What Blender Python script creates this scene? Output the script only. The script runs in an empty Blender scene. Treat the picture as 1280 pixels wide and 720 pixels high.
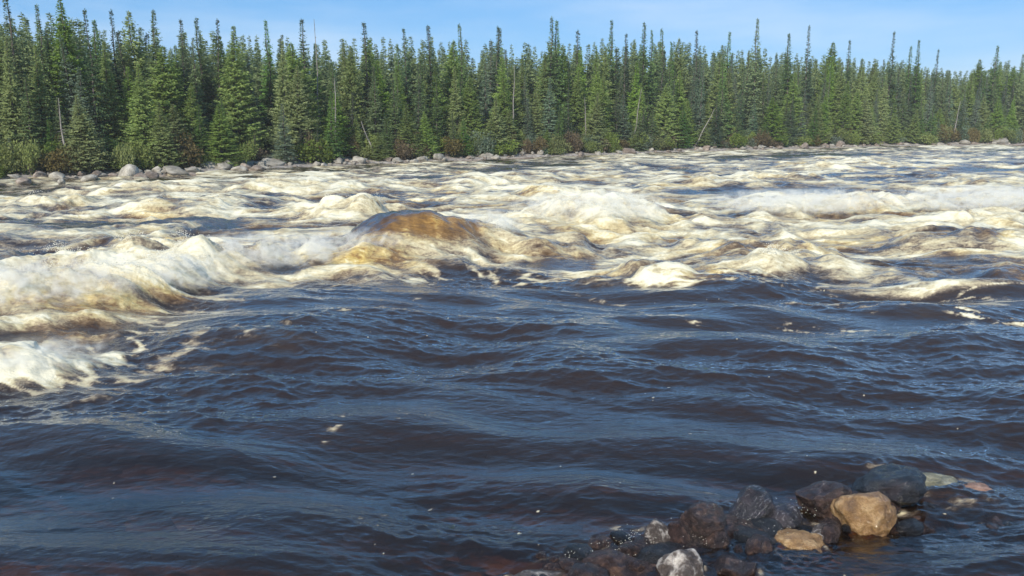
import bpy, bmesh, math, random
import numpy as np
from mathutils import Vector, noise as mnoise, Matrix

R = math.radians
rng = np.random.RandomState(7)
random.seed(7)

# ------------------------------------------------------------------ camera, sky, sun
F = 1005.0                      # focal length in photo pixels (photo is 1280 x 720)
CAM_Z = 3.0
PITCH = math.atan(214 / F)
scene = bpy.context.scene
cam_d = bpy.data.cameras.new('camera')
cam_d.sensor_width = 36
cam_d.lens = F / 1280 * 36
cam_d.clip_start = 0.1
cam_d.clip_end = 8000
cam = bpy.data.objects.new('camera', cam_d)
scene.collection.objects.link(cam)
cam.location = (0, 0, CAM_Z)
cam.rotation_euler = (math.pi / 2 - PITCH, 0, 0)
scene.camera = cam

SUN_EL, SUN_AZ = 38, 203        # compass azimuth: 0 = +Y (the view), 90 = +X (right)
world = bpy.data.worlds.new('World')
scene.world = world
world.use_nodes = True
wn, wl = world.node_tree.nodes, world.node_tree.links
wn.clear()
sky = wn.new('ShaderNodeTexSky')
sky.sky_type = 'NISHITA'
sky.sun_disc = False
sky.sun_elevation = R(SUN_EL)
sky.sun_rotation = R(SUN_AZ)
sky.air_density = 1.0
sky.dust_density = 0.1
sky.altitude = 400
sky.ozone_density = 2.5
# thin high cloud wisps laid over the sky by direction
tc = wn.new('ShaderNodeTexCoord')
mp = wn.new('ShaderNodeMapping'); mp.inputs['Scale'].default_value = (1.2, 1.2, 7.0)
mp.inputs['Location'].default_value = (0.35, 0.2, 0.1)
nz = wn.new('ShaderNodeTexNoise'); nz.inputs['Scale'].default_value = 2.2; nz.inputs['Detail'].default_value = 6
nz.inputs['Roughness'].default_value = 0.5
cr = wn.new('ShaderNodeMapRange'); cr.inputs['From Min'].default_value = 0.44; cr.inputs['From Max'].default_value = 0.72
cr.inputs['To Max'].default_value = 0.45
mixc = wn.new('ShaderNodeMix'); mixc.data_type = 'RGBA'
mixc.inputs['B'].default_value = (4.2, 4.8, 5.5, 1)
bg = wn.new('ShaderNodeBackground'); bg.inputs['Strength'].default_value = 0.13
wo = wn.new('ShaderNodeOutputWorld')
wl.new(tc.outputs['Generated'], mp.inputs['Vector'])
wl.new(mp.outputs['Vector'], nz.inputs['Vector'])
wl.new(nz.outputs['Fac'], cr.inputs['Value'])
wl.new(cr.outputs['Result'], mixc.inputs['Factor'])
hs = wn.new('ShaderNodeHueSaturation'); hs.inputs['Saturation'].default_value = 1.2; hs.inputs['Value'].default_value = 1.0
wl.new(sky.outputs['Color'], hs.inputs['Color'])
tn = wn.new('ShaderNodeMix'); tn.data_type = 'RGBA'; tn.blend_type = 'MULTIPLY'; tn.inputs['Factor'].default_value = 1.0
tn.inputs['B'].default_value = (0.74, 0.80, 0.96, 1)
wl.new(hs.outputs['Color'], tn.inputs['A'])
ev = wn.new('ShaderNodeMix'); ev.data_type = 'RGBA'; ev.inputs['Factor'].default_value = 0.7
ev.inputs['B'].default_value = (0.45, 1.75, 3.5, 1)
wl.new(tn.outputs['Result'], ev.inputs['A'])
wl.new(ev.outputs['Result'], mixc.inputs['A'])
wl.new(mixc.outputs['Result'], bg.inputs['Color'])
wl.new(bg.outputs['Background'], wo.inputs['Surface'])

sd = bpy.data.lights.new('sun', 'SUN')
sd.energy = 4.0
sd.angle = R(0.5)
sd.color = (1.0, 0.95, 0.87)
sun = bpy.data.objects.new('sun', sd)
scene.collection.objects.link(sun)
to_sun = Vector((math.sin(R(SUN_AZ)) * math.cos(R(SUN_EL)), math.cos(R(SUN_AZ)) * math.cos(R(SUN_EL)), math.sin(R(SUN_EL))))
sun.rotation_euler = to_sun.to_track_quat('Z', 'Y').to_euler()
sun.location = to_sun * 60

vs = scene.view_settings
vs.view_transform = 'Standard'
vs.look = 'None'
vs.exposure = 0.62
vs.gamma = 1
vs.use_curve_mapping = False
scene.cycles.volume_bounces = 3

# ------------------------------------------------------------------ helpers
def ray(px, py):
    cp, sp = math.cos(PITCH), math.sin(PITCH)
    a, b = (px - 640) / F, -(py - 360) / F
    return np.array([a, cp + b * sp, -sp + b * cp])

def ground(px, py, z=0.0):
    d = ray(px, py)
    t = (z - CAM_Z) / d[2]
    return d[0] * t, d[1] * t

def top_z(px, py, Y):
    """height of the point seen at row py at forward distance Y"""
    d = ray(px, py)
    return CAM_Z + d[2] * Y / d[1]

def sstep(a, b, x):
    t = np.clip((x - a) / (b - a), 0, 1)
    return t * t * (3 - 2 * t)

_perm = np.random.RandomState(3).permutation(256)
_perm = np.concatenate([_perm, _perm])
_ang = np.random.RandomState(4).rand(256) * 2 * np.pi
_gx, _gy = np.cos(_ang), np.sin(_ang)

def perlin(x, y, seed=0):
    x = x + seed * 17.31; y = y - seed * 9.77
    x0 = np.floor(x); y0 = np.floor(y)
    fx, fy = x - x0, y - y0
    xi = x0.astype(np.int64) & 255; yi = y0.astype(np.int64) & 255
    u = fx * fx * fx * (fx * (fx * 6 - 15) + 10); v = fy * fy * fy * (fy * (fy * 6 - 15) + 10)
    def g(ix, iy, dx, dy):
        h = _perm[_perm[ix & 255] + (iy & 255)]
        return _gx[h] * dx + _gy[h] * dy
    n00 = g(xi, yi, fx, fy); n10 = g(xi + 1, yi, fx - 1, fy)
    n01 = g(xi, yi + 1, fx, fy - 1); n11 = g(xi + 1, yi + 1, fx - 1, fy - 1)
    return 1.4 * ((n00 * (1 - u) + n10 * u) * (1 - v) + (n01 * (1 - u) + n11 * u) * v)

def fbm(x, y, octv=4, seed=0, gain=0.5, lac=2.03):
    s = np.zeros_like(x); a = 1.0; t = 0
    for o in range(octv):
        s += a * perlin(x, y, seed + o * 3); t += a
        x = x * lac; y = y * lac; a *= gain
    return s / t * 1.5

def ridged(x, y, octv=4, seed=0, gain=0.5, lac=2.1):
    s = np.zeros_like(x); a = 1.0; t = 0
    for o in range(octv):
        n = 1 - np.abs(perlin(x, y, seed + o * 3)) * 1.6
        s += a * n * np.abs(n); t += a
        x = x * lac; y = y * lac; a *= gain
    return s / t

def billow(x, y, octv=4, seed=0, gain=0.55, lac=2.1):
    s = np.zeros_like(x); a = 1.0; t = 0
    for o in range(octv):
        s += a * np.abs(perlin(x, y, seed + o * 3)) * 2; t += a
        x = x * lac; y = y * lac; a *= gain
    return s / t

def mesh_from(name, V, Fc, smooth=True):
    me = bpy.data.meshes.new(name)
    V = np.asarray(V, dtype=np.float32); Fc = np.asarray(Fc, dtype=np.int32)
    k = Fc.shape[1]
    me.vertices.add(len(V)); me.vertices.foreach_set('co', V.ravel())
    me.loops.add(Fc.size); me.loops.foreach_set('vertex_index', Fc.ravel())
    me.polygons.add(len(Fc))
    me.polygons.foreach_set('loop_start', np.arange(0, Fc.size, k, dtype=np.int32))
    if smooth:
        me.polygons.foreach_set('use_smooth', np.ones(len(Fc), dtype=bool))
    me.update(calc_edges=True)
    return me

def link(name, data, parent=None, mat=None):
    o = bpy.data.objects.new(name, data)
    scene.collection.objects.link(o)
    if parent is not None: o.parent = parent
    if mat is not None and data is not None and not data.materials: data.materials.append(mat)
    return o

def tag(o, label=None, cat=None, group=None, kind=None):
    if label: o['label'] = label
    if cat: o['category'] = cat
    if group: o['group'] = group
    if kind: o['kind'] = kind
    return o

def grid_faces(nr, nc):
    i = np.arange(nr - 1)[:, None] * nc + np.arange(nc - 1)[None, :]
    i = i.ravel()
    return np.stack([i, i + 1, i + nc + 1, i + nc], 1)

# ------------------------------------------------------------------ materials
def new_mat(name):
    m = bpy.data.materials.new(name); m.use_nodes = True
    nt = m.node_tree; nt.nodes.clear()
    return m, nt.nodes, nt.links

def ramp(n, stops, interp='LINEAR', gain=1.0):
    r = n.new('ShaderNodeValToRGB'); e = r.color_ramp.elements
    r.color_ramp.interpolation = interp
    while len(e) < len(stops): e.new(0.5)
    for el, (p, c) in zip(e, stops):
        el.position = p; el.color = (*[q * gain for q in c], 1)
    return r

def math_n(n, l, op, a, b=None, clamp=False):
    m = n.new('ShaderNodeMath'); m.operation = op; m.use_clamp = clamp
    for i, v in enumerate((a, b)):
        if v is None: continue
        if isinstance(v, (int, float)): m.inputs[i].default_value = v
        else: l.new(v, m.inputs[i])
    return m.outputs[0]

def tex_noise(n, l, vec, scale, detail=4, rough=0.5, dist=0.0):
    t = n.new('ShaderNodeTexNoise'); t.inputs['Scale'].default_value = scale
    t.inputs['Detail'].default_value = detail; t.inputs['Roughness'].default_value = rough
    t.inputs['Distortion'].default_value = dist
    if vec is not None: l.new(vec, t.inputs['Vector'])
    return t.outputs['Fac']

def mapped(n, l, src, scale, rot=(0, 0, 0)):
    m = n.new('ShaderNodeMapping'); m.inputs['Scale'].default_value = scale; m.inputs['Rotation'].default_value = rot
    l.new(src, m.inputs['Vector'])
    return m.outputs['Vector']

def water_material():
    m, n, l = new_mat('river_water')
    tcn = n.new('ShaderNodeTexCoord'); P = tcn.outputs['Object']
    at = n.new('ShaderNodeAttribute'); at.attribute_name = 'air'
    cl = n.new('ShaderNodeAttribute'); cl.attribute_name = 'clear'
    # fine broken texture of the froth
    v1 = mapped(n, l, P, (0.55, 1.5, 1.0), (0, 0, 0.10))
    n1 = tex_noise(n, l, v1, 6.0, 8, 0.70, 0.8)
    n3 = tex_noise(n, l, mapped(n, l, P, (0.8, 1.6, 1.0), (0, 0, 0.2)), 26.0, 4, 0.6, 0.4)
    n2 = tex_noise(n, l, v1, 1.3, 4, 0.55, 0.4)
    s = math_n(n, l, 'ADD', math_n(n, l, 'MULTIPLY', math_n(n, l, 'SUBTRACT', n1, 0.5), 1.15),
               math_n(n, l, 'MULTIPLY', math_n(n, l, 'SUBTRACT', n2, 0.5), 0.75))
    s = math_n(n, l, 'ADD', s, math_n(n, l, 'MULTIPLY', math_n(n, l, 'SUBTRACT', n3, 0.5), 0.5))
    # texture fades in with the air so calm water stays clean
    w = math_n(n, l, 'MULTIPLY', math_n(n, l, 'MULTIPLY', at.outputs['Fac'], 3.0, True), s)
    air = math_n(n, l, 'ADD', at.outputs['Fac'], w, True)
    cr_ = ramp(n, [(0.0, (0.026, 0.0155, 0.0105)), (0.2, (0.038, 0.025, 0.017)), (0.36, (0.105, 0.082, 0.060)),
                   (0.50, (0.20, 0.160, 0.110)), (0.66, (0.37, 0.315, 0.20)), (0.82, (0.49, 0.435, 0.285)), (1.0, (0.60, 0.56, 0.425))])
    l.new(air, cr_.inputs['Fac'])
    am = n.new('ShaderNodeAttribute'); am.attribute_name = 'amber'
    amr = ramp(n, [(0.0, (0.07, 0.035, 0.012)), (0.4, (0.26, 0.135, 0.030)), (0.7, (0.50, 0.36, 0.10)), (1.0, (0.78, 0.70, 0.48))]); l.new(air, amr.inputs['Fac'])
    mxa = n.new('ShaderNodeMix'); mxa.data_type = 'RGBA'; l.new(am.outputs['Fac'], mxa.inputs['Factor'])
    l.new(cr_.outputs['Color'], mxa.inputs['A']); l.new(amr.outputs['Color'], mxa.inputs['B'])
    # bumps: ripples on open water, froth on foam
    vr = mapped(n, l, P, (1.0, 1.9, 1.0), (0, 0, 0.12))
    r1 = tex_noise(n, l, vr, 5.5, 5, 0.55, 0.3)
    r2 = tex_noise(n, l, vr, 22.0, 3, 0.5, 0.2)
    h = math_n(n, l, 'ADD', math_n(n, l, 'MULTIPLY', r1, 0.019), math_n(n, l, 'MULTIPLY', r2, 0.0025))
    f1 = tex_noise(n, l, P, 16.0, 6, 0.65, 0.5)
    h2 = math_n(n, l, 'ADD', h, math_n(n, l, 'MULTIPLY', math_n(n, l, 'MULTIPLY', f1, air), 0.012))
    b = n.new('ShaderNodeBump'); b.inputs['Strength'].default_value = 1.0; b.inputs['Distance'].default_value = 1.0
    l.new(h2, b.inputs['Height'])
    df = n.new('ShaderNodeBsdfDiffuse'); l.new(mxa.outputs['Result'], df.inputs['Color']); l.new(b.outputs['Normal'], df.inputs['Normal'])
    tr = n.new('ShaderNodeBsdfTransparent'); tr.inputs['Color'].default_value = (0.55, 0.37, 0.20, 1)
    clf = math_n(n, l, 'MULTIPLY', cl.outputs['Fac'], math_n(n, l, 'SUBTRACT', 1.0, math_n(n, l, 'MULTIPLY', air, 2.0, True)), True)
    m1 = n.new('ShaderNodeMixShader'); l.new(clf, m1.inputs[0]); l.new(df.outputs[0], m1.inputs[1]); l.new(tr.outputs[0], m1.inputs[2])
    fr = n.new('ShaderNodeFresnel'); fr.inputs['IOR'].default_value = 1.36; l.new(b.outputs['Normal'], fr.inputs['Normal'])
    g = n.new('ShaderNodeBsdfGlossy'); l.new(b.outputs['Normal'], g.inputs['Normal'])
    l.new(math_n(n, l, 'ADD', 0.04, math_n(n, l, 'MULTIPLY', air, 0.5), True), g.inputs['Roughness'])
    k = math_n(n, l, 'SUBTRACT', 1.0, math_n(n, l, 'MULTIPLY', air, 0.9), True)
    m2 = n.new('ShaderNodeMixShader'); l.new(math_n(n, l, 'MULTIPLY', math_n(n, l, 'MULTIPLY', fr.outputs[0], 1.95), k, True), m2.inputs[0])
    l.new(m1.outputs[0], m2.inputs[1]); l.new(g.outputs[0], m2.inputs[2])
    o = n.new('ShaderNodeOutputMaterial'); l.new(m2.outputs[0], o.inputs['Surface'])
    return m

def rock_material(name, cols, wet=0.0, scale=3.0, speck=0.35, bump=0.04, painted_glint=None):
    m, n, l = new_mat(name)
    tcn = n.new('ShaderNodeTexCoord'); P = tcn.outputs['Object']
    oi = n.new('ShaderNodeObjectInfo')
    av = n.new('ShaderNodeVectorMath'); av.operation = 'ADD'
    sc = n.new('ShaderNodeVectorMath'); sc.operation = 'SCALE'; sc.inputs[0].default_value = (13, 7, 5)
    l.new(oi.outputs['Random'], sc.inputs['Scale']); l.new(P, av.inputs[0]); l.new(sc.outputs[0], av.inputs[1]); V = av.outputs[0]
    a = tex_noise(n, l, V, scale, 8, 0.62, 0.4)
    r = ramp(n, [(0.28, cols[0]), (0.5, cols[1]), (0.7, cols[2])]); l.new(a, r.inputs['Fac'])
    sp = tex_noise(n, l, V, scale * 9, 4, 0.6)
    mx = n.new('ShaderNodeMix'); mx.data_type = 'RGBA'; mx.blend_type = 'MULTIPLY'; mx.inputs['Factor'].default_value = speck
    spr = ramp(n, [(0.35, (0.35, 0.35, 0.35)), (0.62, (1.25, 1.25, 1.25))]); l.new(sp, spr.inputs['Fac'])
    l.new(r.outputs['Color'], mx.inputs['A']); l.new(spr.outputs['Color'], mx.inputs['B'])
    col = mx.outputs['Result']
    if painted_glint:  # streaks standing in for sun glints, painted into the base colour
        vn = tex_noise(n, l, mapped(n, l, V, (1, 2.4, 1), (0.4, 0.3, 0.6)), scale * 1.2, 7, 0.7, 1.4)
        vr = ramp(n, [(0.57, (0, 0, 0)), (0.72, (0.6, 0.6, 0.6))]); l.new(vn, vr.inputs['Fac'])
        mv = n.new('ShaderNodeMix'); mv.data_type = 'RGBA'; l.new(vr.outputs['Color'], mv.inputs['Factor'])
        l.new(col, mv.inputs['A']); mv.inputs['B'].default_value = (*painted_glint, 1); col = mv.outputs['Result']
    hv = n.new('ShaderNodeHueSaturation')
    l.new(math_n(n, l, 'ADD', 0.75, math_n(n, l, 'MULTIPLY', oi.outputs['Random'], 0.5)), hv.inputs['Value'])
    l.new(col, hv.inputs['Color'])
    b = n.new('ShaderNodeBump'); b.inputs['Distance'].default_value = bump
    l.new(math_n(n, l, 'ADD', a, math_n(n, l, 'MULTIPLY', sp, 0.35)), b.inputs['Height'])
    p = n.new('ShaderNodeBsdfPrincipled')
    l.new(hv.outputs['Color'], p.inputs['Base Color']); l.new(b.outputs['Normal'], p.inputs['Normal'])
    p.inputs['Roughness'].default_value = 0.85 if not wet else 0.6
    if wet:
        p.inputs['Coat Weight'].default_value = wet; p.inputs['Coat Roughness'].default_value = 0.09; p.inputs['Coat IOR'].default_value = 1.55; p.inputs['Specular IOR Level'].default_value = 0.12
        b2 = n.new('ShaderNodeBump'); b2.inputs['Distance'].default_value = bump * 1.1
        l.new(math_n(n, l, 'ADD', a, math_n(n, l, 'MULTIPLY', sp, 0.3)), b2.inputs['Height'])
        l.new(b2.outputs['Normal'], p.inputs['Coat Normal'])
    o = n.new('ShaderNodeOutputMaterial'); l.new(p.outputs[0], o.inputs['Surface'])
    return m

def leaf_material(name, lo, mid, hi, var=0.45, trans=0.35, nscale=1.6):
    m, n, l = new_mat(name)
    oi = n.new('ShaderNodeObjectInfo')
    g = n.new('ShaderNodeNewGeometry')
    tcn = n.new('ShaderNodeTexCoord')
    a = tex_noise(n, l, tcn.outputs['Object'], nscale, 3, 0.6)
    f = math_n(n, l, 'ADD', math_n(n, l, 'MULTIPLY', g.outputs['Random Per Island'], 0.45), math_n(n, l, 'MULTIPLY', a, 0.55))
    r = ramp(n, [(0.2, lo), (0.5, mid), (0.8, hi)], gain=1.9); l.new(f, r.inputs['Fac'])
    hv = n.new('ShaderNodeHueSaturation'); l.new(r.outputs['Color'], hv.inputs['Color'])
    l.new(math_n(n, l, 'ADD', 1 - var * 0.5, math_n(n, l, 'MULTIPLY', oi.outputs['Random'], var)), hv.inputs['Value'])
    w = n.new('ShaderNodeTexWhiteNoise'); w.noise_dimensions = '1D'; l.new(oi.outputs['Random'], w.inputs['W'])
    l.new(math_n(n, l, 'ADD', 0.472, math_n(n, l, 'MULTIPLY', w.outputs['Value'], 0.035)), hv.inputs['Hue'])
    l.new(math_n(n, l, 'ADD', 0.75, math_n(n, l, 'MULTIPLY', w.outputs['Value'], 0.35)), hv.inputs['Saturation'])
    d = n.new('ShaderNodeBsdfDiffuse'); t = n.new('ShaderNodeBsdfTranslucent')
    l.new(hv.outputs['Color'], d.inputs['Color']); l.new(hv.outputs['Color'], t.inputs['Color'])
    mx = n.new('ShaderNodeMixShader'); mx.inputs[0].default_value = trans + 0.08
    l.new(d.outputs[0], mx.inputs[1]); l.new(t.outputs[0], mx.inputs[2])
    o = n.new('ShaderNodeOutputMaterial'); l.new(mx.outputs[0], o.inputs['Surface'])
    return m

def bark_material(name, c0, c1):
    m, n, l = new_mat(name)
    tcn = n.new('ShaderNodeTexCoord')
    a = tex_noise(n, l, mapped(n, l, tcn.outputs['Object'], (9, 9, 2)), 2.0, 5, 0.6)
    r = ramp(n, [(0.35, c0), (0.65, c1)]); l.new(a, r.inputs['Fac'])
    p = n.new('ShaderNodeBsdfPrincipled'); p.inputs['Roughness'].default_value = 0.9
    l.new(r.outputs['Color'], p.inputs['Base Color'])
    o = n.new('ShaderNodeOutputMaterial'); l.new(p.outputs[0], o.inputs['Surface'])
    return m

def ground_material():
    m, n, l = new_mat('bank_ground')
    g = n.new('ShaderNodeNewGeometry'); P = g.outputs['Position']
    sx = n.new('ShaderNodeSeparateXYZ'); l.new(P, sx.inputs[0])
    a = tex_noise(n, l, P, 0.9, 8, 0.65)
    peb = n.new('ShaderNodeTexVoronoi'); peb.inputs['Scale'].default_value = 4.5; l.new(P, peb.inputs['Vector'])
    stone = ramp(n, [(0.0, (0.12, 0.10, 0.085)), (0.5, (0.24, 0.21, 0.18)), (1.0, (0.36, 0.33, 0.29))]); l.new(peb.outputs['Color'], stone.inputs['Fac'])
    bed = ramp(n, [(0.0, (0.10, 0.06, 0.035)), (0.5, (0.17, 0.10, 0.055)), (1.0, (0.30, 0.20, 0.12))]); l.new(peb.outputs['Color'], bed.inputs['Fac'])
    moss = ramp(n, [(0.35, (0.018, 0.020, 0.010)), (0.6, (0.045, 0.05, 0.018)), (0.75, (0.10, 0.085, 0.04))]); l.new(a, moss.inputs['Fac'])
    zz = math_n(n, l, 'ADD', sx.outputs['Z'], math_n(n, l, 'MULTIPLY', math_n(n, l, 'SUBTRACT', a, 0.5), 0.5))
    f = n.new('ShaderNodeMapRange'); f.inputs['From Min'].default_value = 0.42; f.inputs['From Max'].default_value = 0.62; l.new(zz, f.inputs['Value'])
    mx = n.new('ShaderNodeMix'); mx.data_type = 'RGBA'; l.new(f.outputs[0], mx.inputs['Factor'])
    f2 = n.new('ShaderNodeMapRange'); f2.inputs['From Min'].default_value = -0.12; f2.inputs['From Max'].default_value = 0.06; l.new(sx.outputs['Z'], f2.inputs['Value'])
    m0 = n.new('ShaderNodeMix'); m0.data_type = 'RGBA'; l.new(f2.outputs[0], m0.inputs['Factor'])
    l.new(bed.outputs['Color'], m0.inputs['A']); l.new(stone.outputs['Color'], m0.inputs['B'])
    l.new(m0.outputs['Result'], mx.inputs['A']); l.new(moss.outputs['Color'], mx.inputs['B'])
    b = n.new('ShaderNodeBump'); b.inputs['Distance'].default_value = 0.08
    l.new(math_n(n, l, 'ADD', a, math_n(n, l, 'MULTIPLY', peb.outputs['Distance'], -0.8)), b.inputs['Height'])
    p = n.new('ShaderNodeBsdfPrincipled'); p.inputs['Roughness'].default_value = 0.9
    l.new(mx.outputs['Result'], p.inputs['Base Color']); l.new(b.outputs['Normal'], p.inputs['Normal'])
    o = n.new('ShaderNodeOutputMaterial'); l.new(p.outputs[0], o.inputs['Surface'])
    return m

# ------------------------------------------------------------------ shoreline and ground
shore_px = [(0, 226), (80, 223), (160, 220), (260, 215), (350, 210), (430, 206), (500, 203), (640, 197), (760, 193), (860, 189), (980, 186), (1100, 183), (1280, 180.5)]
SP = np.array([ground(x, y) for x, y in shore_px])
# continue the bank beyond both sides of the view
dl = SP[3] - SP[0]; dl /= np.linalg.norm(dl)
dr = SP[-1] - SP[-5]; dr /= np.linalg.norm(dr)
SP = np.vstack([SP[0] - dl * 900, SP[0] - dl * 40, SP, SP[-1] + dr * 60, SP[-1] + dr * 900])
seg = np.diff(SP, axis=0); seglen = np.linalg.norm(seg, axis=1); cum = np.concatenate([[0], np.cumsum(seglen)])

def shore_dist(X, Y):
    """signed distance to the far waterline, positive on the forest side"""
    best = np.full(X.shape, 1e9); sgn = np.zeros(X.shape)
    for i in range(len(seg)):
        d = seg[i] / seglen[i]
        rx, ry = X - SP[i, 0], Y - SP[i, 1]
        t = np.clip(rx * d[0] + ry * d[1], 0, seglen[i])
        qx, qy = rx - t * d[0], ry - t * d[1]
        dist = np.hypot(qx, qy)
        side = d[0] * ry - d[1] * rx
        m = dist < best
        best = np.where(m, dist, best); sgn = np.where(m, np.sign(side), sgn)
    return best * sgn

def shore_point(s, off):
    """point at arc length s from the photo's left edge, off metres into the forest"""
    s = s + cum[2]
    i = int(np.clip(np.searchsorted(cum, s) - 1, 0, len(seg) - 1))
    d = seg[i] / seglen[i]
    p = SP[i] + d * (s - cum[i])
    return p[0] - d[1] * off, p[1] + d[0] * off

VIEW_LEN = cum[-3] - cum[2]

def ground_z(X, Y):
    X = np.asarray(X, float); Y = np.asarray(Y, float)
    s = shore_dist(X, Y)
    far = np.where(s > 0, 0.10 + 0.42 * sstep(0.2, 3.5, s) + 0.035 * np.clip(s, 0, 60) + 0.01 * np.clip(s - 60, 0, 200), -1.8 * sstep(0, 7, -s) + 0.10 * sstep(-1, 0, s))
    far = far + np.where(s > -1.5, fbm(X * 0.5, Y * 0.5, 3, 21) * 0.10 * sstep(-1.5, 0.5, s), 0)
    near = np.interp(Y + 0.06 * X, [-30, -2, 0.5, 2.6, 4.6, 6.6, 9, 14, 30], [2.6, 1.5, 1.3, 0.35, -0.28, -0.55, -0.95, -1.7, -1.9])
    near = near + fbm(X * 0.9, Y * 0.9, 3, 31) * 0.06
    bump = 0.30 * np.exp(-(((X - 2.1) / 1.6) ** 2 + ((Y - 5.6) / 1.1) ** 2))
    near = near + bump
    near += 0.30 * np.exp(-(((X + 3.4) / 1.5) ** 2 + ((Y - 6.0) / 1.0) ** 2))
    z = np.maximum(far, near)
    return z

def axis(lo, hi, dense_lo, dense_hi, step, growth=1.18):
    a = list(np.arange(dense_lo, dense_hi + step, step)); s = step
    while a[-1] < hi: s *= growth; a.append(a[-1] + s)
    s = step
    while a[0] > lo: s *= growth; a.insert(0, a[0] - s)
    return np.array(a)
gx = axis(-3000, 3000, -45, 85, 0.5); gy = axis(-600, 4000, -6, 115, 0.5)
GX, GY = np.meshgrid(gx, gy)
GZ = ground_z(GX, GY)
me = mesh_from('ground', np.stack([GX.ravel(), GY.ravel(), GZ.ravel()], 1), grid_faces(len(gy), len(gx)))
tag(link('ground', me, mat=ground_material()), kind='structure')

# ------------------------------------------------------------------ the river
def polar_axis():
    c = np.linspace(-37, 37, 1150)
    l_ = -37 - np.cumsum(np.linspace(0.12, 2.2, 36)); r_ = 37 + np.cumsum(np.linspace(0.12, 2.2, 36))
    return np.radians(np.concatenate([l_[::-1], c, r_]))
TH = polar_axis()
rr = [2.6]
while rr[-1] < 110: rr.append(rr[-1] + 0.0022 * rr[-1] + 0.0075 * min(1, rr[-1] / 12) + 0.001 * max(0, rr[-1] - 30) * 0.3)
while rr[-1] < 2500: rr.append(rr[-1] * 1.05)
RR = np.array(rr)
T2, R2 = np.meshgrid(TH, RR)
WX, WY = R2 * np.sin(T2), R2 * np.cos(T2)
print('water verts', WX.size, len(RR))

def seg_field(X, Y, pts):
    """distance to a world polyline and position along it (0..1)"""
    pts = np.array(pts); best = np.full(X.shape, 1e9); along = np.zeros(X.shape); sg = np.zeros(X.shape)
    d = np.diff(pts, axis=0); L = np.linalg.norm(d, axis=1); C = np.concatenate([[0], np.cumsum(L)])
    for i in range(len(L)):
        u = d[i] / L[i]
        rx, ry = X - pts[i, 0], Y - pts[i, 1]
        t0 = rx * u[0] + ry * u[1]
        t = np.clip(t0, 0, L[i])
        qx, qy = rx - t * u[0], ry - t * u[1]
        q = np.hypot(qx, qy); m = q < best
        best = np.where(m, q, best); along = np.where(m, (C[i] + t) / C[-1], along); sg = np.where(m, np.sign(u[0] * ry - u[1] * rx), sg)
    return best, along, sg

# edge between the dark near water and the white rapid
edge_px = [(-900, 560), (-200, 490), (0, 470), (110, 455), (190, 400), (290, 362), (430, 352), (560, 338), (680, 338), (760, 350), (900, 350), (1040, 352), (1160, 356), (1280, 358), (1700, 362), (2600, 370)]
EP = np.array([ground(x, y) for x, y in edge_px])
_d, _t, _s = seg_field(WX, WY, EP)
ED = _d * _s                                              # metres beyond the edge, positive in the rapid
ED = ED - 0.45 * fbm(WX * 0.7, WY * 0.7, 3, 401) - 0.22 * fbm(WX * 2.5, WY * 2.5, 3, 402)
rapid = sstep(-0.5, 0.9, ED)                              # 0 calm .. 1 rapid
SD = shore_dist(WX, WY)

# slow large warps so nothing is straight
wx = WX + 0.9 * fbm(WX * 0.25, WY * 0.25, 2, 50); wy = WY + 0.7 * fbm(WX * 0.25, WY * 0.25, 2, 55)
H = np.zeros_like(WX); AIR = np.zeros_like(WX)

# -- near water: long swells, wavelets, sharp little crests
near_amp = (1 - 0.35 * rapid)
ca, sa = math.cos(0.16), math.sin(0.16)
ax_, ay_ = WX * ca - WY * sa, WX * sa + WY * ca
cb, sb = math.cos(-0.45), math.sin(-0.45)
bx_, by_ = WX * cb - WY * sb, WX * sb + WY * cb
swell = perlin(wx * 0.24, wy * 0.62, 1) * 0.15 + perlin(ax_ * 0.45, ay_ * 1.4, 2) * 0.095
chop = (ridged(ax_ * 0.7 + 0.4 * swell, ay_ * 1.7, 3, 4) - 0.5) * 0.046
chop2 = (ridged(bx_ * 1.6, by_ * 3.1, 3, 9) - 0.5) * 0.022
rip = fbm(ax_ * 4.0, ay_ * 9.0, 3, 12) * 0.008
calm_patch = sstep(-0.25, 0.3, fbm(wx * 0.16, wy * 0.35, 2, 61))
streaks = fbm(ax_ * 0.9 + 0.8 * swell, ay_ * 7.0 + 2.0 * perlin(wx * 0.5, wy * 0.8, 66), 3, 67) * 0.007
H += near_amp * (swell * 1.35 + chop * (1.4 - 1.0 * calm_patch) + chop2 * (1.1 - 0.95 * calm_patch) + rip * (1.0 - 0.85 * calm_patch) + streaks)

# -- rapid: heaped water with froth on its crests
big = fbm(wx * 0.20, wy * 0.30, 3, 70)
mid = ridged(wx * 0.42, wy * 0.75, 3, 80, 0.35)
bil = billow(wx * 0.6, wy * 1.3, 5, 90, 0.42)
fine = billow(WX * 4.2, WY * 5.0, 3, 97)
far_damp = np.interp(WY, [20, 35, 60, 90], [1, 0.75, 0.5, 0.4]) * sstep(-0.2, -4.0, SD)
H += rapid * far_damp * (0.26 * big + 0.12 * (mid - 0.55) + 0.06 * (bil - 0.4) + 0.012 * (fine - 0.4))
band = perlin(wx * 0.07, wy * 0.32, 33)                       # dark glassy tongues lying along the current
strk = fbm(wx * 0.5, wy * 1.2 , 6, 210, 0.66)
crst = fbm(wx * 0.9, wy * 0.9, 3, 240)
H += rapid * far_damp * 0.10 * crst
AIR += rapid * (0.53 + 0.45 * (mid - 0.45) + 0.30 * big + 0.15 * (bil - 0.35) + 0.45 * band + 0.66 * strk + 0.18 * crst)

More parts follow.
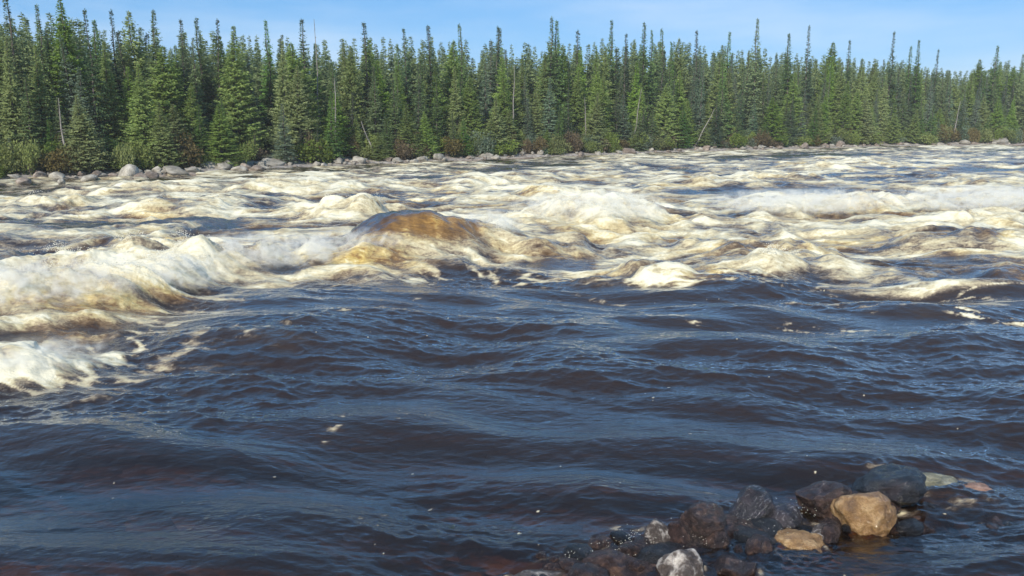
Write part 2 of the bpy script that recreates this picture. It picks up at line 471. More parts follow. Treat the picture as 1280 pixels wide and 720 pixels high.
# -- individual waves read off the photo: (base polyline px, height m, half width m, air, skew)
def wave(pts_px, height, hw, air, back=1.6, taper=0.22, rough=0.25, amber=0.0):
    global H, AIR
    pts = [ground(x, y) for x, y in pts_px]
    warp = 0.35 * hw
    X = WX + warp * perlin(WX * 0.8 / hw ** 0.5, WY * 0.8 / hw ** 0.5, int(abs(pts[0][0] * 7)) % 50)
    Y = WY + warp * perlin(WX * 0.8 / hw ** 0.5, WY * 0.8 / hw ** 0.5, 50 + int(abs(pts[0][1] * 7)) % 50)
    d, t, sg = seg_field(X, Y, pts)
    w = np.where(sg > 0, hw * back, hw)
    prof = np.exp(-(d / w) ** 2 * 1.4)
    tp = sstep(0, taper, t) * sstep(0, taper, 1 - t) * 0.75 + 0.25
    k = prof * tp * (1 + rough * (bil - 0.4) * 2)
    H = H + height * k * 0.74
    a = np.clip(k * 1.5, 0, 1)
    if air >= 0: AIR = AIR * (1 - a * 0.8) + a * 0.8 * (air - 0.08 + 0.40 * (bil - 0.35) + 0.55 * strk)
    return k

WAVES = [
    # the big breaking hole at the left
    ([(-160, 385), (0, 392), (90, 385), (180, 372), (240, 345)], 0.70, 0.85, 1.00),
    ([(200, 352), (280, 335), (360, 325), (430, 322)], 0.62, 0.75, 0.90),
    ([(-60, 352), (60, 342), (160, 335), (260, 318), (360, 300)], 0.42, 1.0, 0.80),
    ([(-200, 478), (0, 466), (60, 460), (105, 452)], 0.34, 0.50, 0.95),
    # round the pour-over
    ([(600, 318), (625, 305), (640, 295)], 0.35, 0.7, 0.85),
    ([(420, 335), (500, 322), (560, 318), (610, 322)], 0.25, 0.5, 0.72),
    # centre and right
    ([(680, 285), (740, 280), (800, 278), (850, 280)], 0.85, 1.5, 0.93),
    ([(880, 272), (960, 268), (1060, 266), (1150, 262), (1290, 262), (1600, 262)], 0.62, 1.3, 0.95),
    ([(1120, 288), (1200, 284), (1290, 280), (1500, 280)], 0.45, 1.0, 0.90),
    ([(780, 350), (820, 347), (870, 349)], 0.30, 0.6, 0.62),
    ([(900, 318), (960, 318), (1030, 320)], 0.32, 0.8, 0.52),
    ([(640, 320), (700, 312), (760, 310)], 0.35, 0.8, 0.60),
    ([(1110, 302), (1180, 300), (1260, 302)], 0.30, 0.8, 0.55),
    ([(1040, 360), (1160, 363), (1290, 363), (1500, 366)], 0.13, 0.22, 0.72),
    ([(900, 335), (1000, 338), (1100, 335)], 0.2, 0.5, 0.72),
    # farther crests
    ([(160, 262), (220, 262), (290, 264)], 0.45, 1.4, 0.90),
    ([(400, 268), (450, 268), (490, 270)], 0.45, 1.2, 0.85),
    ([(0, 262), (60, 258), (120, 258)], 0.35, 1.4, 0.85),
    ([(640, 256), (700, 250), (790, 250)], 0.45, 1.6, 0.90),
    ([(850, 232), (950, 228), (1050, 230)], 0.40, 1.8, 0.85),
    ([(1000, 214), (1080, 208), (1160, 210)], 0.45, 2.0, 0.95),
    ([(560, 232), (640, 226), (720, 228)], 0.40, 1.8, 0.85),
    ([(300, 240), (380, 236), (470, 238)], 0.40, 1.5, 0.85),
    ([(1180, 232), (1280, 230), (1400, 230)], 0.4, 1.8, 0.85),
    ([(100, 240), (200, 238), (280, 236)], 0.35, 1.4, 0.80),
]
for w_ in WAVES: wave(*w_)
AMB = np.zeros_like(WX)
for (px, py, rx, ry, a) in [(735, 248, 1.0, 1.6, 0.8), (960, 314, 1.6, 0.9, 0.8), (1070, 298, 1.3, 0.9, 0.6), (850, 346, 0.9, 0.6, 0.8), (790, 340, 0.8, 0.5, 0.5),
                            (190, 382, 1.1, 0.5, 0.85), (100, 395, 0.8, 0.4, 0.4), (1240, 378, 1.3, 0.4, 0.6), (390, 312, 1.6, 1.2, 0.55), (440, 262, 1.2, 1.5, 0.5), (210, 305, 1.6, 1.2, 0.35),
                            (1180, 300, 1.4, 0.9, 0.5), (450, 330, 0.9, 0.6, 0.7)]:
    cx_, cy_ = ground(px, py)
    AMB += a * np.exp(-(((WX - cx_) / rx) ** 2 + ((WY - cy_) / ry) ** 2)) * sstep(-0.5, 0.4, strk + 0.5 * big)
AMB += 0.35 * rapid * sstep(0.0, 0.6, fbm(wx * 0.3, wy * 0.5, 3, 230))

# -- dark glassy tongues between the crests
def tongue(pts_px, hw, depth, air=0.05, strength=0.95):
    global H, AIR
    pts = [ground(x, y) for x, y in pts_px]
    X = WX + 0.25 * hw * perlin(WX * 0.9, WY * 0.9, 5); Y = WY + 0.4 * hw * perlin(WX * 0.9, WY * 0.9, 6)
    d, t, sg = seg_field(X, Y, pts)
    k = np.exp(-(d / hw) ** 4) * (sstep(0, 0.2, t) * sstep(0, 0.2, 1 - t) * 0.8 + 0.2)
    H = H * (1 - 0.5 * k) - depth * k
    AIR = AIR * (1 - strength * k) + strength * k * air
TONGUES = [
    ([(840, 243), (930, 238), (1010, 240), (1080, 236)], 1.9, 0.05, 0.02),
    ([(815, 276), (880, 274), (960, 272)], 0.55, 0.0, 0.08),
    ([(-20, 430), (25, 424), (60, 420)], 0.30, 0.02, 0.05),
    ([(0, 282), (100, 280), (230, 276), (330, 276)], 0.8, 0.0, 0.22),
    ([(0, 258), (60, 254)], 0.6, 0.0, 0.2),
    ([(1180, 215), (1260, 211), (1400, 212)], 1.8, 0.0, 0.06),
    ([(1120, 253), (1200, 251), (1330, 249)], 0.9, 0.0, 0.12),
    ([(640, 330), (700, 328), (750, 330)], 0.5, 0.0, 0.06),
    ([(1150, 326), (1210, 324)], 0.5, 0.0, 0.22),
    ([(1080, 376), (1180, 378), (1330, 378)], 0.34, 0.0, 0.2),
    ([(560, 214), (660, 208), (760, 206)], 1.2, 0.0, 0.2),
    ([(880, 198), (1000, 194), (1100, 193)], 1.6, 0.0, 0.12),
    ([(480, 226), (560, 222)], 1.0, 0.0, 0.2),
]
for t_ in TONGUES: tongue(*t_)

# -- streaks of spent foam drifting on the dark water in front of the rapid
fr_zone = sstep(-3.2, 0.2, ED) * (1 - rapid)
lace = ridged(wx * 0.8, wy * 2.2, 4, 120)
AIR += fr_zone * sstep(0.55, 0.95, lace + 0.3 * fbm(wx * 0.3, wy * 0.6, 2, 44) + 0.25 * sstep(-1.6, 0, ED)) * 0.8
crest = sstep(0.055, 0.11, chop + chop2 + 0.3 * swell)
AIR += (1 - rapid) * crest * sstep(0.2, 0.6, fbm(WX * 0.5, WY * 0.8, 2, 141)) * 0.4
spk = perlin(ax_ * 9, ay_ * 17, 151) * 0.7 + perlin(ax_ * 23, ay_ * 40, 152) * 0.5
spz = fbm(wx * 0.7, wy * 1.2, 2, 153)
AIR += (1 - rapid) * sstep(0.78, 0.92, spk + 0.25 * spz) * 0.8
# foam lines
for pts, hw, a in [([(390, 560), (410, 545), (425, 535), (432, 520)], 0.05, 0.7), ([(395, 690), (440, 668), (500, 640), (545, 622)], 0.018, 0.55),
                   ([(240, 440), (330, 425), (420, 402), (500, 380), (560, 362)], 0.10, 0.55), ([(570, 462), (600, 460), (625, 461)], 0.05, 0.75), ([(832, 396), (850, 400), (868, 403)], 0.10, 0.9), ([(985, 404), (1030, 408), (1095, 411)], 0.16, 0.75),
                   ([(1200, 392), (1250, 397), (1330, 398)], 0.22, 0.85), ([(1090, 388), (1150, 386), (1200, 390)], 0.12, 0.5), ([(900, 372), (1000, 378), (1100, 384)], 0.12, 0.45), ([(640, 372), (720, 362), (800, 372)], 0.10, 0.4)]:
    d, t, sg = seg_field(WX + 0.08 * perlin(WX * 3, WY * 3, 8), WY + 0.12 * perlin(WX * 3, WY * 3, 9), [ground(*p) for p in pts])
    AIR += np.exp(-(d / hw) ** 2) * a * 1.2 * sstep(-0.15, 0.45, fbm(WX * 3.2, WY * 8, 4, 160, 0.6))

# -- pour-over: a dome of tea-coloured water sliding over the midstream boulder
bxc, byc = ground(508, 318)
PO = (bxc, byc + 0.75)
d2 = ((WX - PO[0]) / 1.75) ** 2 + ((WY - PO[1]) / 1.25) ** 2
dome = np.exp(-d2 ** 1.25 * 1.1)
H = H * (1 - dome * 0.8) + (0.90 + 0.10 * perlin(WX * 1.3, WY * 1.3, 301) + 0.035 * perlin(WX * 5 + WY, WY * 1.2, 302)) * dome
front = sstep(0.1, 0.9, dome) * sstep(0.35, -0.9, WY - PO[1] - 0.5 * (WX - PO[0] - 0.3))
k = sstep(0.12, 0.5, dome)
side = sstep(-1.2, 1.0, WX - PO[0])
AIR = AIR * (1 - k) + k * (0.10 + 0.34 * side * front + 0.42 * sstep(0.55, 0.15, dome) + 0.10 * perlin(WX * 7 + 1.5 * WY, WY * 0.9, 77) + 0.10 * perlin(WX * 2.6, WY * 0.7, 77) + 0.14 * strk)
AMB = np.clip(np.maximum(AMB, k * (0.45 + 0.5 * front)), 0, 1)

# -- smooth hump of water sliding over the shoal by the near rocks
for (px, py, rx, ry, h_) in [(1110, 578, 0.62, 0.22, 0.07), (1215, 600, 0.42, 0.30, 0.03), (1010, 590, 0.5, 0.2, 0.05), (1180, 560, 0.9, 0.3, 0.05)]:
    cx_, cy_ = ground(px, py)
    q = ((WX - cx_) / rx) ** 2 + ((WY - cy_) / ry) ** 2
    H = H + h_ * np.exp(-q)
# -- flatter water in the lee of the rocks, lying just at their feet
cx_, cy_ = ground(930, 690)
lee = np.exp(-(((WX - cx_) / 1.5) ** 2 + ((WY - cy_ + 0.1) / 0.75) ** 2) ** 2)
H = H * (1 - 0.7 * lee)
frb = fbm(WX * 5, WY * 7, 4, 171)
RINGS = [(1110, 602, 42, 25), (1080, 645, 36, 30), (1030, 628, 34, 22), (938, 636, 30, 25), (984, 650, 24, 18), (878, 655, 30, 25), (890, 676, 25, 18), (937, 678, 28, 17), (995, 684, 35, 20),
         (820, 672, 18, 20), (851, 672, 17, 20), (779, 706, 46, 20), (848, 706, 28, 24), (910, 710, 35, 22), (777, 685, 30, 14), (679, 720, 44, 16), (1215, 612, 25, 12), (1170, 606, 32, 14)]
ring = np.zeros_like(WX); prx = np.zeros_like(WX)
for (px, py, ax2, ay2) in RINGS:
    cx_, cy_ = ground(px, py + 6); sx_ = ax2 * 1.05 * math.hypot(cy_, CAM_Z) / F; sy_ = sx_ * 0.9
    q = np.sqrt(((WX - cx_) / sx_) ** 2 + ((WY - cy_) / sy_) ** 2)
    ring = np.maximum(ring, np.exp(-((q - 1.02) / 0.13) ** 2)); prx = np.maximum(prx, np.exp(-((q - 1.0) / 0.5) ** 2))
AIR += ring * sstep(0.1, 0.8, frb + 0.3 * perlin(WX * 2, WY * 2, 172)) * 0.5
H += prx * 0.018 * perlin(WX * 14, WY * 20, 173) + ring * 0.008
for (px, py, rx, ry, a) in [(1140, 616, 0.16, 0.07, 0.7), (1195, 600, 0.35, 0.16, 0.40), (1115, 634, 0.12, 0.06, 0.6), (905, 618, 0.3, 0.03, 0.5),
                            (780, 664, 0.18, 0.06, 0.6), (1030, 655, 0.2, 0.05, 0.5), (730, 690, 0.15, 0.06, 0.5), (1190, 630, 0.5, 0.1, 0.32), (950, 668, 0.2, 0.05, 0.5)]:
    cx_, cy_ = ground(px, py)
    AIR += a * np.exp(-(((WX - cx_) / rx) ** 2 + ((WY - cy_) / ry) ** 2)) * sstep(-0.35, 0.35, frb) * 1.2

AIR = np.clip(AIR, 0, 1.15)
H *= np.where(R2 > 130, 0.4, 1.0)
bedz = ground_z(WX, WY)
depth = np.clip(H - bedz, 0, 5)
CLEAR = np.clip(np.exp(-depth * 1.5) * 1.1, 0, 0.95)
me = mesh_from('river_water', np.stack([WX.ravel(), WY.ravel(), H.ravel()], 1), grid_faces(len(RR), len(TH)))
for nm, arr in (('air', AIR), ('clear', CLEAR), ('amber', AMB)):
    at = me.attributes.new(nm, 'FLOAT', 'POINT'); at.data.foreach_set('value', arr.ravel().astype(np.float32))
tag(link('river_water', me, mat=water_material()), kind='structure')

def water_h(x, y):
    th = math.atan2(x, y); r = math.hypot(x, y)
    return float(H[min(np.searchsorted(RR, r), len(RR) - 1), min(np.searchsorted(TH, th), len(TH) - 1)])

# -- airborne spray above the breaking crests: very many tiny drops, one object
cand = np.argwhere((AIR > 0.72) & (H > 0.35) & (R2 < 60) & (np.abs(T2) < R(40)))
oct_v = np.array([[1, 0, 0], [-1, 0, 0], [0, 1, 0], [0, -1, 0], [0, 0, 1], [0, 0, -1]], float)
oct_f = np.array([[0, 2, 4], [2, 1, 4], [1, 3, 4], [3, 0, 4], [2, 0, 5], [1, 2, 5], [3, 1, 5], [0, 3, 5]])
VV, FF = [], []
for a, b in cand[rng.choice(len(cand), 420)]:
    # one flung sheet: drops strung along a short arc, thinning outwards
    vx, vy, vz = rng.normal(0, 1.1), rng.normal(-0.3, 0.7), rng.uniform(0.5, 2.0)
    base = np.array([WX[a, b], WY[a, b], H[a, b]])
    for q in range(rng.randint(20, 70)):
        t = rng.beta(1.2, 2.2) * vz / 5.0
        sp = 0.015 + 0.10 * t
        c = base + np.array([vx * t * 0.8, vy * t * 0.8, vz * t - 4.9 * t * t]) + rng.normal(0, 1, 3) * [sp * 2.2, sp, sp]
        s_ = rng.uniform(0.002, 0.0062) * (1 + 0.02 * WY[a, b])
        FF.append(oct_f + 6 * len(VV)); VV.append(oct_v * s_ * np.array([1.6, 1, 1]) + c)
for q in range(60):
    px = rng.uniform(700, 1060); c0 = ground(px, 700 - 0.19 * (px - 700) + rng.normal(0, 9), 0.03)
    for _ in range(rng.randint(2, 14)):
        c = np.array([c0[0] + rng.normal(0, 0.05), c0[1] + rng.normal(0, 0.03), 0.02 + abs(rng.normal(0, 0.035))]); s_ = rng.uniform(0.001, 0.0026)
        FF.append(oct_f + 6 * len(VV)); VV.append(oct_v * s_ * np.array([1.8, 1, 1]) + c)
dm, n, l = new_mat('spray_drops')
p = n.new('ShaderNodeBsdfDiffuse'); p.inputs['Color'].default_value = (0.74, 0.70, 0.58, 1)
o = n.new('ShaderNodeOutputMaterial'); l.new(p.outputs[0], o.inputs['Surface'])
tag(link('spray', mesh_from('spray', np.vstack(VV), np.vstack(FF)), mat=dm), 'white drops of spray thrown up above the breaking waves', 'spray', kind='stuff')

# -- mist hanging over the breaking crests: soft puffs of airborne water
mm, n, l = new_mat('mist')
tcn = n.new('ShaderNodeTexCoord'); le_ = n.new('ShaderNodeVectorMath'); le_.operation = 'LENGTH'; l.new(tcn.outputs['Object'], le_.inputs[0])
gn = n.new('ShaderNodeNewGeometry')
nn_ = tex_noise(n, l, mapped(n, l, gn.outputs['Position'], (1, 1.2, 1.3)), 3.4, 6, 0.68, 0.8)
fo = math_n(n, l, 'SUBTRACT', 1.0, math_n(n, l, 'POWER', le_.outputs['Value'], 2.0), True)
dn = math_n(n, l, 'MULTIPLY', math_n(n, l, 'MULTIPLY', fo, math_n(n, l, 'SUBTRACT', nn_, 0.50)), 38.0)
dn = math_n(n, l, 'MAXIMUM', dn, 0.0)
pv = n.new('ShaderNodeVolumePrincipled'); pv.inputs['Color'].default_value = (1.0, 0.975, 0.90, 1); l.new(dn, pv.inputs['Density'])
o = n.new('ShaderNodeOutputMaterial'); l.new(pv.outputs[0], o.inputs['Volume'])
bm = bmesh.new(); bmesh.ops.create_icosphere(bm, subdivisions=3, radius=1.0); pm = bpy.data.meshes.new('mist'); bm.to_mesh(pm); bm.free(); pm.materials.append(mm)
for (px, py, rx, ry, rz, zc) in [(40, 396, 1.9, 0.9, 0.40, 0.55), (190, 372, 1.5, 0.7, 0.38, 0.45), (330, 338, 1.9, 0.9, 0.40, 0.42), (440, 326, 1.3, 0.7, 0.34, 0.40),
                                 (612, 308, 0.9, 0.8, 0.45, 0.50), (740, 284, 2.4, 1.3, 0.50, 0.60), (1000, 272, 3.4, 1.4, 0.42, 0.50), (1230, 270, 3.4, 1.5, 0.45, 0.55), (50, 466, 0.9, 0.45, 0.22, 0.22)]:
    cx_, cy_ = ground(px, py)
    o = link('mist', pm); o.location = (cx_, cy_, zc); o.scale = (rx, ry, rz); o.rotation_euler = (0, 0, 0.1)
    tag(o, 'mist of fine spray blown off a breaking wave', 'mist', 'mist over the breaking waves', 'stuff')

# ------------------------------------------------------------------ rocks
def size_word(h_, a, b): return 'small' if h_ < a else 'tall' if h_ > b else 'mid-sized'

def rock_mesh(name, seed, sub=4, rough=0.16, flat=0.0, facets=5):
    bm = bmesh.new(); bmesh.ops.create_icosphere(bm, subdivisions=sub, radius=1.0)
    rr_ = random.Random(seed)
    planes = []
    for _ in range(facets):
        v = Vector((rr_.uniform(-1, 1), rr_.uniform(-1, 1), rr_.uniform(-0.6, 1))).normalized()
        planes.append((v, rr_.uniform(0.58, 0.86)))
    off = Vector((seed * 3.1, seed * 1.7, seed * 0.9))
    for v in bm.verts:
        p = v.co.copy()
        for pl, k in planes:
            e = p.dot(pl) - k
            if e > 0: p -= pl * e * 0.92
        nn = mnoise.fractal(p * 0.9 + off, 1.0, 2.0, 4) * rough * 1.6 + mnoise.fractal(p * 3.5 + off, 0.9, 2.0, 4) * rough * 0.32
        p += p.normalized() * nn
        v.co = p
    me_ = bpy.data.meshes.new(name); bm.to_mesh(me_); bm.free()
    me_.polygons.foreach_set('use_smooth', np.ones(len(me_.polygons), dtype=bool))
    return me_

M_WET_BLACK = rock_material('wet_black_rock', [(0.003, 0.003, 0.003), (0.008, 0.007, 0.007), (0.022, 0.018, 0.016)], wet=1.0, scale=2.2)
M_WET_BROWN = rock_material('wet_brown_rock', [(0.009, 0.005, 0.004), (0.028, 0.014, 0.009), (0.10, 0.055, 0.034)], wet=0.9, scale=2.4)
M_TAN = rock_material('damp_tan_rock', [(0.055, 0.028, 0.011), (0.19, 0.105, 0.038), (0.38, 0.26, 0.13)], wet=0.9, scale=2.0, speck=0.3)
M_PALE_GLARE = rock_material('pale_painted_glare_rock', [(0.020, 0.014, 0.011), (0.085, 0.065, 0.052), (0.55, 0.50, 0.44)], wet=0.9, scale=1.8)  # pale stone; its whitest patches are wet glare painted into the colour
M_PAINTED_GLINT = rock_material('painted_glint_dark_rock', [(0.007, 0.006, 0.008), (0.018, 0.015, 0.018), (0.05, 0.04, 0.042)], wet=1.0, scale=1.8, painted_glint=(0.55, 0.52, 0.52))  # dark wet stone with white sun glints painted on as streaks
M_RED = rock_material('submerged_red_rock', [(0.14, 0.07, 0.045), (0.30, 0.16, 0.10), (0.46, 0.29, 0.20)], scale=2.2, wet=0.6)
M_OLIVE = rock_material('submerged_olive_rock', [(0.06, 0.055, 0.030), (0.17, 0.15, 0.085), (0.34, 0.31, 0.21)], wet=0.8, scale=2.2)
M_SHORE = rock_material('dry_grey_rock', [(0.13, 0.115, 0.092), (0.26, 0.235, 0.19), (0.42, 0.385, 0.32)], scale=1.6, speck=0.3, bump=0.05)
M_SHORE_BROWN = rock_material('brown_shore_rock', [(0.09, 0.07, 0.055), (0.18, 0.14, 0.11), (0.30, 0.25, 0.20)], scale=1.6, speck=0.4, bump=0.05)
M_BOULDER = rock_material('midstream_boulder', [(0.035, 0.022, 0.014), (0.08, 0.05, 0.028), (0.15, 0.10, 0.055)], wet=1.0, scale=2.2, bump=0.03)

# (x0, x1, y0, y1) in photo pixels, sink: how much of the half height lies under the water
NEAR = [
    ((1066, 1153, 576, 628), M_WET_BLACK, 'glossy black boulder with river water sliding over its top', 0.25, 0.17, 0.15),
    ((1042, 1116, 608, 676), M_TAN, 'large golden tan boulder standing in front of the glossy black one', 0.3, 0.1, 0.0),
    ((997, 1066, 600, 650), M_WET_BROWN, 'rounded dark brown wet boulder just left of the golden tan one', 0.2, 0.12, -0.2),
    ((908, 968, 606, 660), M_PAINTED_GLINT, 'dark wet rock streaked with painted white glints, tilted, at the back of the pile', 0.1, 0.1, 0.5),
    ((960, 1008, 628, 668), M_PAINTED_GLINT, 'small black rock streaked with painted white glints wedged under the rounded brown boulder', 0.2, 0.05, 0.2),
    ((850, 906, 628, 668), M_WET_BROWN, 'reddish brown wet rock on top of another brown rock', 0.1, 0.17, 0.1),
    ((866, 914, 654, 692), M_WET_BROWN, 'dark reddish rock carrying the brown rock above it', 0.1, 0.06, 0.4),
    ((909, 965, 656, 694), M_WET_BLACK, 'black wet rock between the reddish rocks and the flat tan rock', 0.2, 0.03, 0.0),
    ((960, 1030, 660, 702), M_TAN, 'flat tan brown rock half awash in the middle of the pile', 0.35, 0.0, -0.2),
    ((1014, 1048, 656, 684), M_PALE_GLARE, 'small pale and dark mottled rock beside the flat tan rock', 0.2, 0.04, 0.3),
    ((804, 838, 650, 690), M_PALE_GLARE, 'small white rock standing upright at the left of the pile', 0.0, 0.08, 0.0),
    ((834, 868, 650, 692), M_WET_BROWN, 'narrow brown rock next to the upright white rock', 0.1, 0.08, 0.3),
    ((734, 824, 686, 732), M_WET_BROWN, 'broad brown wet rock low at the front of the pile', 0.1, 0.05, 0.0),
    ((822, 877, 682, 736), M_PALE_GLARE, 'grey rock with a whitish face at the front of the pile', 0.0, 0.08, 0.2),
    ((876, 944, 688, 738), M_WET_BROWN, 'mottled dark brown rock beside the grey rock with a whitish face', 0.2, 0.03, 0.5),
    ((748, 806, 670, 698), M_WET_BLACK, 'low black rock splashed with foam behind the broad brown rock', 0.2, 0.0, 0.1),
    ((636, 722, 704, 742), M_PALE_GLARE, 'pale rock awash at the leftmost end of the pile', 0.3, 0.0, 0.1),
    ((1026, 1118, 676, 716), M_TAN, 'golden rock lying under shallow water below the tan boulder', 1.0, -0.17, 0.0),
    ((1136, 1206, 590, 622), M_OLIVE, 'pale greenish rock under thin running water right of the black boulder', 0.8, 0.008, 0.0),
    ((1192, 1242, 600, 626), M_RED, 'pinkish rock under thin running water at the right end of the pile', 0.8, 0.004, 0.3),
    ((122, 190, 620, 656), M_RED, 'orange red rock showing through the water at lower left', 1.0, -0.22, 0.0),
    ((-10, 66, 655, 706), M_RED, 'rusty rock under the water at the lower left corner', 1.0, -0.21, 0.2),
    ((60, 130, 640, 672), M_WET_BROWN, 'brown rock under the water between the two rusty ones', 1.0, -0.24, 0.2),
    ((940, 1000, 700, 740), M_WET_BLACK, 'black rock under shallow water in front of the flat tan rock', 1.0, -0.15, 0.2),
    ((1120, 1200, 640, 700), M_WET_BROWN, 'brown rock under shallow water right of the golden tan boulder', 1.0, -0.20, 0.2),
]
for i, ((x0, x1, y0, y1), mat, lab, sink, zc, yaw) in enumerate(NEAR):
    px, py = (x0 + x1) / 2, (y0 + y1) / 2
    zc -= 0.045
    X, Y = ground(px, py + 2, zc)
    dist = math.hypot(Y, CAM_Z - zc); s = dist / F
    rx = (x1 - x0) / 2 * s * 1.06; hh = (y1 - y0) / 2 * s * 1.06
    thd = math.atan2(CAM_Z - zc, Y)
    ry = min(rx * 0.85, hh / math.sin(thd) * 0.72)
    rz = math.sqrt(max(hh ** 2 - (ry * math.sin(thd)) ** 2, (0.45 * hh) ** 2)) / math.cos(thd)
    me_ = rock_mesh('rock', 11 + i, 5, 0.13)
    o = link('rock', me_, mat=mat)
    sc_ = 0.97
    o.location = (X, Y, zc); o.scale = (rx * sc_, ry * sc_, rz * sc_); o.rotation_euler = (0, random.uniform(-.12, .12), yaw)
    tag(o, lab, 'rock', 'rocks piled in the near shallows')

small = [rock_mesh('stone', 400 + i, 4, 0.13, facets=8) for i in range(4)]
smats = [M_WET_BROWN, M_WET_BLACK, M_WET_BROWN, M_WET_BROWN]
for i in range(4): small[i].materials.append(smats[i])
NEARMARK = [(679, 720, 'by the leftmost pale rock'), (779, 706, 'by the broad brown front rock'), (777, 685, 'by the low black rock'), (820, 670, 'by the upright white rock'), (848, 706, 'by the grey white faced rock'), (910, 712, 'by the mottled dark front rock'),
            (878, 650, 'by the topmost reddish rock'), (938, 676, 'by the black middle rock'), (938, 634, 'by the tilted streaked rock'), (995, 684, 'by the flat tan rock'), (984, 648, 'by the small streaked rock'), (1030, 670, 'by the mottled pale stone'),
            (1030, 626, 'by the rounded brown boulder'), (1080, 650, 'by the golden tan boulder'), (1110, 600, 'by the glossy black boulder')]
slab = ['wet brown stone', 'wet black stone',
        'reddish brown stone', 'dark brown stone']
for i in range(84):
    t = rng.rand(); px = 690 + 430 * t + rng.normal(0, 16); py = 716 - 84 * t + rng.normal(0, 15)
    if i > 66: px, py = rng.uniform(1120, 1270), rng.uniform(596, 660)
    X, Y = ground(px, py, 0.0)
    q = rng.randint(4); o = link('stone', small[q]); r = rng.uniform(0.035, 0.085) if rng.rand() < 0.6 else rng.uniform(0.085, 0.15)
    o.location = (X, Y, rng.uniform(-0.03, 0.035) if i <= 66 else rng.uniform(-0.12, -0.05)); o.scale = (r * 1.3, r, r * 0.8); o.rotation_euler = (rng.uniform(-.4, .4), rng.uniform(-.4, .4), rng.uniform(0, 6.28))
    tag(o, size_word(r, 0.06, 0.10).replace('tall', 'large') + ' ' + slab[q] + ' ' + min(NEARMARK, key=lambda k: math.hypot(k[0] - px, k[1] - py))[2] + ' in the near pile' if i <= 66 else size_word(r, 0.06, 0.10).replace('tall', 'large') + ' ' + slab[q] + ' under running water right of the glossy black boulder', 'stone', 'small stones among the near rocks')

me_ = rock_mesh('boulder', 77, 5, 0.07, facets=3)
o = link('boulder', me_, mat=M_BOULDER)
o.location = (PO[0] - 0.15, PO[1] + 0.1, -0.07); o.scale = (1.5, 1.15, 0.96); o.rotation_euler = (0, -0.05, 0.1)
tag(o, 'big rounded brown boulder in midstream with water pouring over it', 'boulder')

def px_of(X, Y):
    # ignores height: column of a point near the waterline
    cp, sp = math.cos(PITCH), math.sin(PITCH)
    zc = Y * cp + (CAM_Z) * sp
    return 640 + F * X / zc
LAND = [(-60, 'beyond the left end of the view'), (30, 'above the flat brown far left rock'), (88, 'behind the broad rusty bush'), (125, 'left of the tallest pale boulder'), (165, 'above the tallest pale boulder'),
        (222, 'behind the big brownish bush'), (270, 'behind the shore rubble'), (312, 'above the flat grey boulder'), (345, 'above the long pale slab'), (385, 'right of the dark forest gap'), (420, 'by the pale dead trunk'), (472, 'by the leaning bare trunk'),
        (523, 'above the pale rounded rock'), (560, 'behind the brown bush at the bend'), (600, 'where the bank bends'), (642, 'by the half hidden dead trunk'), (688, 'under the tall double spire'), (733, 'by the twiggy dead trunk'), (762, 'under the single mid spire'),
        (795, 'by the slim dead trunk'), (835, 'above the small upright pale boulder'), (870, 'by the dead trunk leaning right'), (905, 'above the flat pale rock'), (938, 'under the highest right spire'), (982, 'left of the knobbly dark spire'), (1004, 'under the knobbly dark spire'),
        (1045, 'between the two dark right spires'), (1105, 'under the lone dark spire'), (1135, 'right of the lone dark spire'), (1160, 'by the leaning dead stem'), (1190, 'by the upright grey dead trunk'), (1222, 'near the low notch in the treetops'), (1258, 'above the right end boulder'), (1340, 'past the right end boulder')]
def landmark(px): return min(LAND, key=lambda q: abs(q[0] - px))[1]

